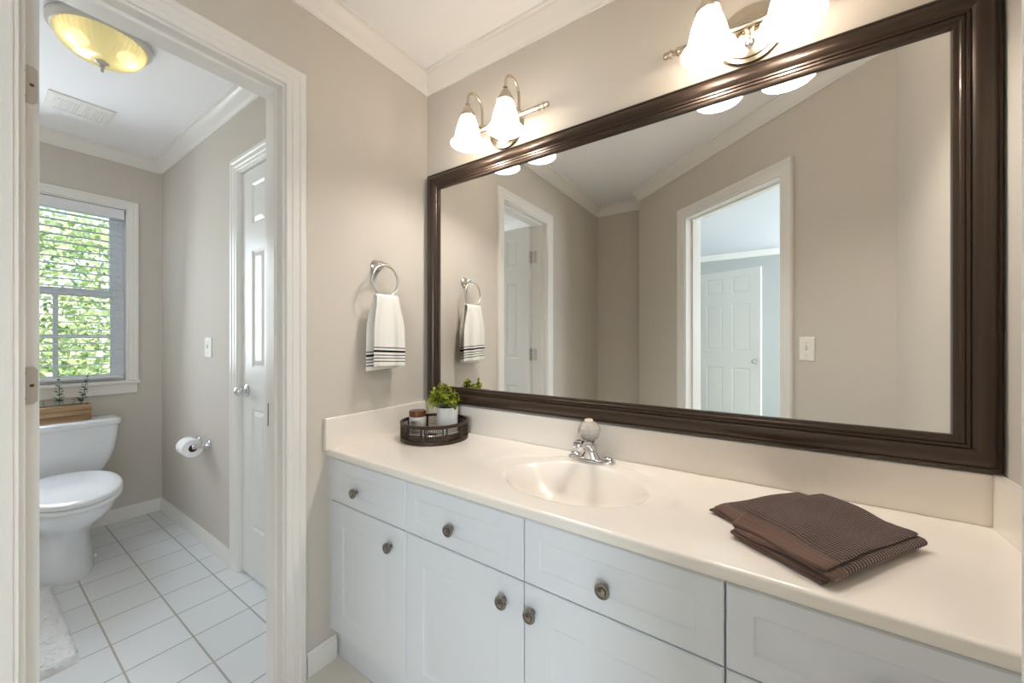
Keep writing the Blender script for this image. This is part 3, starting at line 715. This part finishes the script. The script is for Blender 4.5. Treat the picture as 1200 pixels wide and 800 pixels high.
px, py = -1.135, 1.176
pl = thing('potted_plant', (px, py, zfl), 'small leafy green plant in a white pot on the round tray', 'potted plant')
MB().lathe([(0, 0), (.041, 0), (.043, .002), (.045, .074), (.0445, .077), (.0415, .077), (.040, .066), (0, .066)], (px, py, zfl), 40).build('pot', M_CERAM, pl, smooth=35)
MB().lathe([(0, .066), (.0398, .066), (.0398, .069), (.02, .073), (0, .074)], (px, py, zfl), 24).build('soil', M_SOIL, pl, smooth=40)
def leaf(mb, p, d, n, L, wd):
    d = d.normalized(); s_ = d.cross(n).normalized(); n = s_.cross(d)
    pts = [p, p + d * L * .35 + s_ * wd * .5 + n * L * .06, p + d * L * .75 + s_ * wd * .42 + n * L * .04, p + d * L - n * L * .08, p + d * L * .75 - s_ * wd * .42 + n * L * .04, p + d * L * .35 - s_ * wd * .5 + n * L * .06, p + d * L * .5 - n * L * .03]
    mb.add(pts, [(0, 1, 6), (1, 2, 6), (2, 3, 6), (3, 4, 6), (4, 5, 6), (5, 0, 6)])
def rv(): return Vector((random.gauss(0, 1), random.gauss(0, 1), random.gauss(0, 1))).normalized()
random.seed(11); mb = MB(); sm = MB()
for k in range(44):
    a = random.uniform(0, 2 * math.pi); rr_ = math.sqrt(random.random())
    h_ = .104 + .078 * (1 - rr_ ** 2.5) * random.uniform(.55, 1) + random.uniform(-.012, .010)
    tip = Vector((px + .080 * rr_ * math.cos(a), py - .010 + (.075 if math.sin(a) < 0 else .048) * rr_ * math.sin(a), zfl + h_))
    if k < 10: tip.z -= .014
    b = Vector((px + .024 * rr_ * math.cos(a), py + .024 * rr_ * math.sin(a), zfl + .070))
    sm.tube([b, (b + tip) / 2 + rv() * .003, tip], .0011, 5)
    for t in (.5, .62, .74, .84, .92, 1):
        p = b.lerp(tip, t)
        for q in range(2):
            d = (tip - b).normalized() * .4 + rv(); L = random.uniform(.012, .020)
            d.normalize()
            if (p + d * L).y > YM - .037: d.y = -abs(d.y)
            leaf(mb, p, d, Vector((0, 0, 1)) + rv() * .6, L, L * .72)
mb.build('foliage', M_LEAF, pl, smooth=60); sm.build('stems', M_STEM, pl, smooth=60)

# ------------------------------------------------------------------ folded brown towels
def folded_towel(name, label, origin, ang, Lx, Wy, n, th, seed, gapz, over=0):
    """sheet zigzagged in y, swept along local x; the hemmed open ends lie at x=0"""
    rnd = random.Random(seed); cl = []; zc = th / 2; r_out = Wy
    for k in range(n):
        a, b = (0.0, Wy) if k % 2 == 0 else (Wy, 0.0)
        for i in range(11):
            t = i / 10; cl.append((a + (b - a) * t, zc))
        if k < n - 1:
            g = th + gapz[k]; yy = b; sg = 1 if k % 2 == 0 else -1
            for i in range(1, 8):
                q = math.pi * i / 8; cl.append((yy + sg * g / 2 * .9 * math.sin(q), zc + g / 2 - g / 2 * math.cos(q)))
            zc += g
    m = len(cl); N = 46; vs = []; uvs = []; total = [0]
    for i in range(1, m): total.append(total[-1] + math.hypot(cl[i][0] - cl[i - 1][0], cl[i][1] - cl[i - 1][1]))
    ph = [rnd.uniform(0, 6) for _ in range(8)]
    hmax = cl[-1][1] + th
    for j in range(N + 1):
        x = Lx * j / N
        for i in range(m):
            y, z = cl[i]
            f = z / hmax; t = x / Lx
            w = .0022 * math.sin(x * 34 + ph[0] + y * 9) * f + .0016 * math.sin(y * 46 + ph[1] + x * 11) * f
            w -= .26 * t * z + .005 * f * max(0, 1 - x / .03)
            if over:
                sx_ = min(1, max(0, (x - .004) / .055)); sy_ = min(1, max(0, (y - .040) / .055))
                w += over * sx_ * sx_ * (3 - 2 * sx_) * sy_ * sy_ * (3 - 2 * sy_)
            ex = .004 * math.sin(i * .7 + ph[3]) * max(0, 1 - x / .05) + .003 * math.sin(i * .31 + ph[4])
            vs.append((x + ex, y + .004 * math.sin(x * 14 + ph[2]) * f, max(th / 2 + .0003, z + w))); uvs.append((x, total[i]))
    fs = []
    for j in range(N):
        for i in range(m - 1): a = j * m + i; fs.append((a, a + 1, a + m + 1, a + m))
    me = bpy.data.meshes.new(name); me.from_pydata(vs, [], fs)
    l = me.uv_layers.new(name='UVMap')
    for lp in me.loops: l.data[lp.index].uv = uvs[lp.vertex_index]
    me.materials.append(M_BTOWEL); me.shade_smooth()
    o = bpy.data.objects.new(name, me); COL.objects.link(o); o.location = origin; o.rotation_euler = (0, 0, ang)
    md = o.modifiers.new('thick', 'SOLIDIFY'); md.thickness = th * .92; md.offset = 0
    md = o.modifiers.new('sub', 'SUBSURF'); md.levels = 1; md.render_levels = 1
    return tag(o, label, 'towel', 'folded brown towels')
# local x runs away from the hem, local y across; y axis points towards the counter edge after mirroring via angle
folded_towel('folded_towel', 'brown towel lying underneath, its hem corner sticking out at the left', (.046, .872, ZS + .001), R(55.5), .292, .190, 3, .0056, 2, (.0006, .001))
folded_towel('folded_towel', 'brown ribbed towel on top of the other, nearest the counter edge', (.074, .792, ZS + .0012), R(56), .298, .165, 4, .0080, 5, (.0012, .004, .0012), .0130)

# ------------------------------------------------------------------ toilet
tcy = .315
tl = thing('toilet', (-3.05, tcy, 0), 'white two piece toilet under the window', 'toilet')
def ring(z, xb, xf, hw, n=44, pw=2.3, yc=tcy, frac=.42):
    xm = xb + (xf - xb) * frac; o = []
    for i in range(n):
        a = 2 * math.pi * i / n; c, s_ = math.cos(a), math.sin(a)
        ax = (xf - xm) if c > 0 else (xm - xb)
        p = pw if c <= 0 else 2.0
        o.append((xm + ax * math.copysign(abs(c) ** (2 / p), c), yc + hw * math.copysign(abs(s_) ** (2 / p), s_), z))
    return o
mb = MB().loft([ring(0, -3.36, -2.805, .108, pw=3), ring(.012, -3.36, -2.803, .110, pw=3), ring(.05, -3.36, -2.822, .102, pw=3), ring(.14, -3.36, -2.832, .097, pw=3), ring(.20, -3.36, -2.815, .102, pw=2.6), ring(.245, -3.36, -2.765, .120), ring(.29, -3.36, -2.69, .148),
                ring(.335, -3.36, -2.62, .170), ring(.37, -3.36, -2.588, .180), ring(.395, -3.36, -2.582, .182), ring(.402, -3.355, -2.588, .178)])
mb.build('bowl', M_PORC, tl, smooth=60)
MB().loft([ring(.4025, -3.20, -2.578, .184), ring(.406, -3.20, -2.572, .188), ring(.420, -3.20, -2.572, .188), ring(.424, -3.20, -2.577, .184)]).build('seat', M_SEAT, tl, smooth=50)
MB().loft([ring(.4265, -3.21, -2.578, .184), ring(.430, -3.21, -2.573, .188), ring(.442, -3.21, -2.574, .187), ring(.449, -3.205, -2.584, .178), ring(.452, -3.20, -2.62, .150)]).build('lid', M_SEAT, tl, smooth=50)
def rrect(z, x0, x1, hw, r, n=6, yc=tcy):
    o = []
    for cx_, cy_, a in ((x1 - r, yc + hw - r, 0), (x0 + r, yc + hw - r, 90), (x0 + r, yc - hw + r, 180), (x1 - r, yc - hw + r, 270)):
        for i in range(n + 1):
            t = R(a + 90 * i / n); o.append((cx_ + r * math.cos(t), cy_ + r * math.sin(t), z))
    return o
mb = MB().loft([rrect(.375, -3.505, -3.335, .150, .03), rrect(.385, -3.508, -3.322, .166, .03), rrect(.42, -3.508, -3.312, .190, .03), rrect(.47, -3.508, -3.304, .213, .03), rrect(.53, -3.508, -3.298, .230, .03), rrect(.60, -3.508, -3.294, .240, .03), rrect(.672, -3.508, -3.290, .245, .03)])
mb.build('tank', M_PORC, tl, smooth=50)
MB().loft([rrect(.6725, -3.510, -3.282, .250, .03), rrect(.678, -3.512, -3.276, .256, .034), rrect(.700, -3.512, -3.274, .258, .036), rrect(.709, -3.510, -3.279, .253, .034), rrect(.712, -3.506, -3.288, .244, .03)]).build('tank_lid', M_PORC, tl, smooth=50)
for s_ in (-1, 1): MB().lathe([(0, 0), (.014, 0), (.013, .010), (.007, .016), (0, .017)], (-3.06, tcy + s_ * .106, 0.0), 16).build('bolt_cap', M_PORC, tl, smooth=50)

# ------------------------------------------------------------------ wooden box with bottles and eucalyptus
zk = .7125
bxo = thing('planter_box', (-3.385, .265, zk), 'planked brown wooden box standing on the toilet tank', 'box')
by0, by1, bx0, bx1 = .075, .452, -3.432, -3.338
for x in (bx0, bx1 - .010):
    mb = MB()
    for k in range(3): mb.box((x, by0, zk + .0315 * k), (x + .010, by1, zk + .0315 * k + .0300))
    mb.build('side_panel', M_WOOD, bxo, bevel=.0015)
for y in (by0, by1 - .010): MB().box((bx0 + .0102, y, zk), (bx1 - .0102, y + .010, zk + .093)).build('end_panel', M_WOOD, bxo, bevel=.0015)
MB().box((bx0 + .0102, by0 + .0102, zk), (bx1 - .0102, by1 - .0102, zk + .006)).build('bottom_panel', M_WOOD, bxo)
labs = ['clear glass bottle in the wooden box holding the upright sprig', 'clear glass bottle in the wooden box holding the leaning sprig', 'empty clear glass bottle in the wooden box nearest the open door edge']
for y, lab in zip((.330, .402, .258), labs):
    b = MB().lathe([(0, 0), (.030, 0), (.031, .003), (.031, .075), (.026, .090), (.017, .100), (.0155, .112), (.019, .118), (.019, .122), (.0165, .122), (.0135, .112), (.0145, .100), (.024, .088), (.0285, .074), (.0285, .006), (0, .005)], (-3.385, y, zk + .0065), 28).build('glass_bottle', M_BOTTLE, None, smooth=40)
    tag(b, lab, 'bottle', 'glass bottles in the wooden box')
def sprig(base, tip, lab, seed):
    random.seed(seed); base, tip = Vector(base), Vector(tip)
    t = thing('eucalyptus_sprig', base, lab, 'plant', 'eucalyptus sprigs')
    MB().tube([base, base.lerp(tip, .5) + Vector((0, .003, 0)), tip], [.0018, .0015, .001], 6).build('stem', M_STEM, t, smooth=60)
    mb = MB(); n = 11
    for k in range(n):
        f = .36 + .62 * k / (n - 1); p = base.lerp(tip, f); a = k * 1.35; L = .026 * (1.15 - .75 * (k / (n - 1)))
        for s_ in (0, math.pi): leaf(mb, p, Vector((.6 * math.cos(a + s_), math.sin(a + s_), .45)), Vector((.2, .1, 1)), L, L * .85)
    mb.build('leaves', M_EUC, t, smooth=60)
sprig((-3.385, .330, zk + .013), (-3.378, .327, 1.010), 'upright eucalyptus sprig in a glass bottle against the blind', 1)
sprig((-3.385, .396, zk + .013), (-3.372, .442, .985), 'eucalyptus sprig leaning right in a glass bottle against the blind', 2)

# ------------------------------------------------------------------ paper holder, roll, switches
hz = .592
ph = thing('paper_holder', (-2.71, YR, hz), 'chrome two post paper holder on the grey wall near the toilet', 'paper holder')
for x in (-2.632, -2.788):
    MB().lathe([(0, 0), (.022, 0), (.022, .005), (.017, .010), (.013, .030), (.010, .062), (.012, .068), (.012, .076), (.009, .080), (0, .081)], (x, YR - .0003, hz), 24, (0, -1, 0)).build('post', M_CHROME, ph, smooth=35)
MB().tube([(-2.788, YR - .070, hz), (-2.632, YR - .070, hz)], .0075, 14).build('spindle', M_CHROME, ph, smooth=40)
ro = thing('toilet_paper_roll', (-2.71, YR - .070, hz - .062), 'white toilet paper roll on the chrome holder', 'toilet paper')
rc = (-2.71 - .052, YR - .070, hz - .0115)
MB().lathe([(.0205, 0), (.047, 0), (.049, .002), (.049, .102), (.047, .104), (.0205, .104)], rc, 44, (1, 0, 0), closed=True).build('paper', M_PAPER, ro, smooth=35)
MB().lathe([(.0190, -.0005), (.0203, -.0005), (.0203, .1045), (.0190, .1045)], rc, 32, (1, 0, 0), closed=True).build('core', M_CORE, ro, smooth=35)

def switch(M, w, label, gangs=1):
    c = M @ Vector((0, 0, 0))
    t = thing('light_switch', c, label, 'light switch', 'light switches')
    h = .116
    mb = MB(); mb.loft([[(sx * (w / 2 - i), y, sz * (h / 2 - i)) for sx, sz in ((-1, -1), (1, -1), (1, 1), (-1, 1))] for i, y in ((0, .0003), (0, .003), (.004, .0065))], M=M); mb.build('plate', M_PLATE, t, bevel=.0015)
    for g in range(gangs):
        x = (g - (gangs - 1) / 2) * .046
        MB().loft([[(x + sx * .0048, y, .003 + sz * .010 + d) for sx, sz in ((-1, -1), (1, -1), (1, 1), (-1, 1))] for y, d in ((.006, 0), (.012, .004), (.0165, .008))], M=M).build('toggle', M_PLATE, t, bevel=.001)
        for sz in (-.030, .030): MB().lathe([(0, 0), (.0032, 0), (.003, .001), (0, .0013)], M @ Vector((x, .0065, sz)), 12, (M.to_3x3() @ Vector((0, 1, 0)))).build('screw', M_NICKEL, t, smooth=40)
switch(MD @ Matrix.Translation((.340, 0, 1.142)), .074, 'white light switch on the angled wall beside the doorway, seen in the mirror')
switch(Matrix.Translation((-2.648, YR, 1.142)) @ Matrix(((1, 0, 0, 0), (0, -1, 0, 0), (0, 0, 1, 0), (0, 0, 0, 1))), .100, 'white light switch on the toilet room wall above the paper roll', 1)

# ------------------------------------------------------------------ ceiling lamp and fan grille
lx, ly = -2.226, .329
cl_ = thing('ceiling_light', (lx, ly, ZC), 'flush ceiling lamp with ribbed glass dome and nickel finial in the toilet room', 'ceiling light')
MB().lathe([(0, 0), (.146, 0), (.149, -.006), (.149, -.022), (.143, -.030), (.134, -.033), (.131, -.028), (0, -.026)], (lx, ly, ZC - .0003), 56).build('pan', mat('pan_white_nickel', (214, 210, 204), .3, .35), cl_, smooth=35)
pr = []
for i in range(15):
    a = math.pi / 2 * i / 14; pr.append((max(.006, .129 * math.cos(a) ** .8 if i < 14 else .006), -.031 - .082 * math.sin(a)))
pr2 = [(max(.004, r - .003), z + .003) for r, z in pr]
def ribbed_dome():
    m = bpy.data.materials.new('ribbed_dome_glass'); m.use_nodes = True; nt = m.node_tree; nt.nodes.clear()
    o = nt.nodes.new('ShaderNodeOutputMaterial'); t = nt.nodes.new('ShaderNodeBsdfTranslucent'); g = nt.nodes.new('ShaderNodeBsdfGlossy'); tr_ = nt.nodes.new('ShaderNodeBsdfTransparent')
    t.inputs['Color'].default_value = lin((226, 222, 196)); g.inputs['Roughness'].default_value = .15; tr_.inputs['Color'].default_value = lin((236, 232, 206))
    m1 = nt.nodes.new('ShaderNodeMixShader'); m1.inputs[0].default_value = .42; m2 = nt.nodes.new('ShaderNodeMixShader'); m2.inputs[0].default_value = .10
    nt.links.new(t.outputs[0], m1.inputs[1]); nt.links.new(tr_.outputs[0], m1.inputs[2]); nt.links.new(m1.outputs[0], m2.inputs[1]); nt.links.new(g.outputs[0], m2.inputs[2]); e = nt.nodes.new('ShaderNodeEmission'); e.inputs['Color'].default_value = lin((250, 240, 196)); e.inputs['Strength'].default_value = .04
    a = nt.nodes.new('ShaderNodeAddShader'); nt.links.new(m2.outputs[0], a.inputs[0]); nt.links.new(e.outputs[0], a.inputs[1]); nt.links.new(a.outputs[0], o.inputs['Surface'])
    return m
MB().lathe(pr + pr2[::-1], (lx, ly, ZC), 192, flute=.016, nfl=44, closed=True).build('glass_dome', ribbed_dome(), cl_, smooth=60)
MB().lathe([(0, -.112), (.020, -.112), (.021, -.117), (.012, -.121), (.006, -.128), (.0085, -.134), (.006, -.140), (.004, -.144), (.006, -.149), (.003, -.155), (0, -.156)], (lx, ly, ZC), 24).build('finial', M_NICKEL, cl_, smooth=35)
for s_ in (-1, 1):
    MB().lathe([(.004, -.02), (.014, -.015), (.026, .004), (.028, .018), (.022, .032), (.006, .040)], (lx + .02, ly + s_ * .058, ZC - .070), 20, (0, s_, .25)).build('bulb', M_CBULB, cl_, smooth=60)
vg = thing('ceiling_vent', (-3.03, .372, ZC), 'white louvred fan grille on the toilet room ceiling', 'vent')
mb = MB(); vx0, vx1, vy0, vy1 = -3.135, -2.93, .252, .487
mb.loft([[(vx0 + i, vy0 + i, z), (vx1 - i, vy0 + i, z), (vx1 - i, vy1 - i, z), (vx0 + i, vy1 - i, z)] for i, z in ((0, ZC - .0004), (0, ZC - .006), (.022, ZC - .016), (.030, ZC - .016), (.030, ZC - .010))], cap=False)
mb.box((vx0 + .028, vy0 + .028, ZC - .011), (vx1 - .028, vy1 - .028, ZC - .009)); mb.build('cover', M_TRIM, vg)
mb = MB()
for k in range(15):
    y = vy0 + .036 + .0116 * k
    if k == 7: continue
    mb.box((vx0 + .034, y, ZC - .0185), (vx1 - .034, y + .005, ZC - .009))
mb.build('louvres', M_TRIM, vg)

# ------------------------------------------------------------------ bath mat
random.seed(8); mb = MB(); nx_, ny_ = 120, 70; ax0, ax1, ay0, ay1 = -2.84, -2.10, -.26, .256
vs = []
for j in range(ny_ + 1):
    for i in range(nx_ + 1):
        u_, v_ = i / nx_, j / ny_; e = min(u_, 1 - u_, v_, 1 - v_)
        jx = random.uniform(-.005, .005); jy = random.uniform(-.005, .005)
        vs.append((ax0 + (ax1 - ax0) * u_ + jx, ay0 + (ay1 - ay0) * v_ + jy, .004 + min(1, e / .03) * .016 + random.uniform(0, .007) if e > 0 else .0008))
mb.add(vs, [(j * (nx_ + 1) + i, j * (nx_ + 1) + i + 1, (j + 1) * (nx_ + 1) + i + 1, (j + 1) * (nx_ + 1) + i) for j in range(ny_) for i in range(nx_)])
o = mb.build('bath_mat', M_MAT, None, smooth=180); tag(o, 'fluffy white bath mat on the tile floor beside the toilet', 'bath mat')

# ------------------------------------------------------------------ trees beyond the window
def tree(x, y, rx, rz, zc, n, lab, seed):
    rnd = random.Random(seed); t = thing('tree', (x, y, -.6), lab, 'tree', 'trees outside the window')
    MB().tube([(x, y + .62, -.6), (x + .05, y + .5, .6), (x, y + .3, zc)], [.07, .05, .03], 10).build('trunk', M_TRUNK, t, smooth=60)
    mb = MB(); random.seed(seed)
    for k in range(n):
        d = rv(); r = rnd.uniform(.55, 1) ** .5
        p = Vector((x + d.x * rx * r, y + d.y * rx * r, zc + d.z * rz * r))
        L = rnd.uniform(.045, .085); leaf(mb, p, rv(), rv(), L, L * .7)
    mb.build('crown', M_TREE, t, smooth=60)
tree(-6.8, .75, 1.15, 1.35, 1.35, 11000, 'leafy bright green tree right behind the window blind', 21)
tree(-7.9, -1.9, 1.2, 1.7, 1.5, 6000, 'leafy green tree further left outside the window', 22)
tree(-9.6, 2.4, 1.6, 1.6, 1.2, 7000, 'leafy green tree further right outside the window', 23)
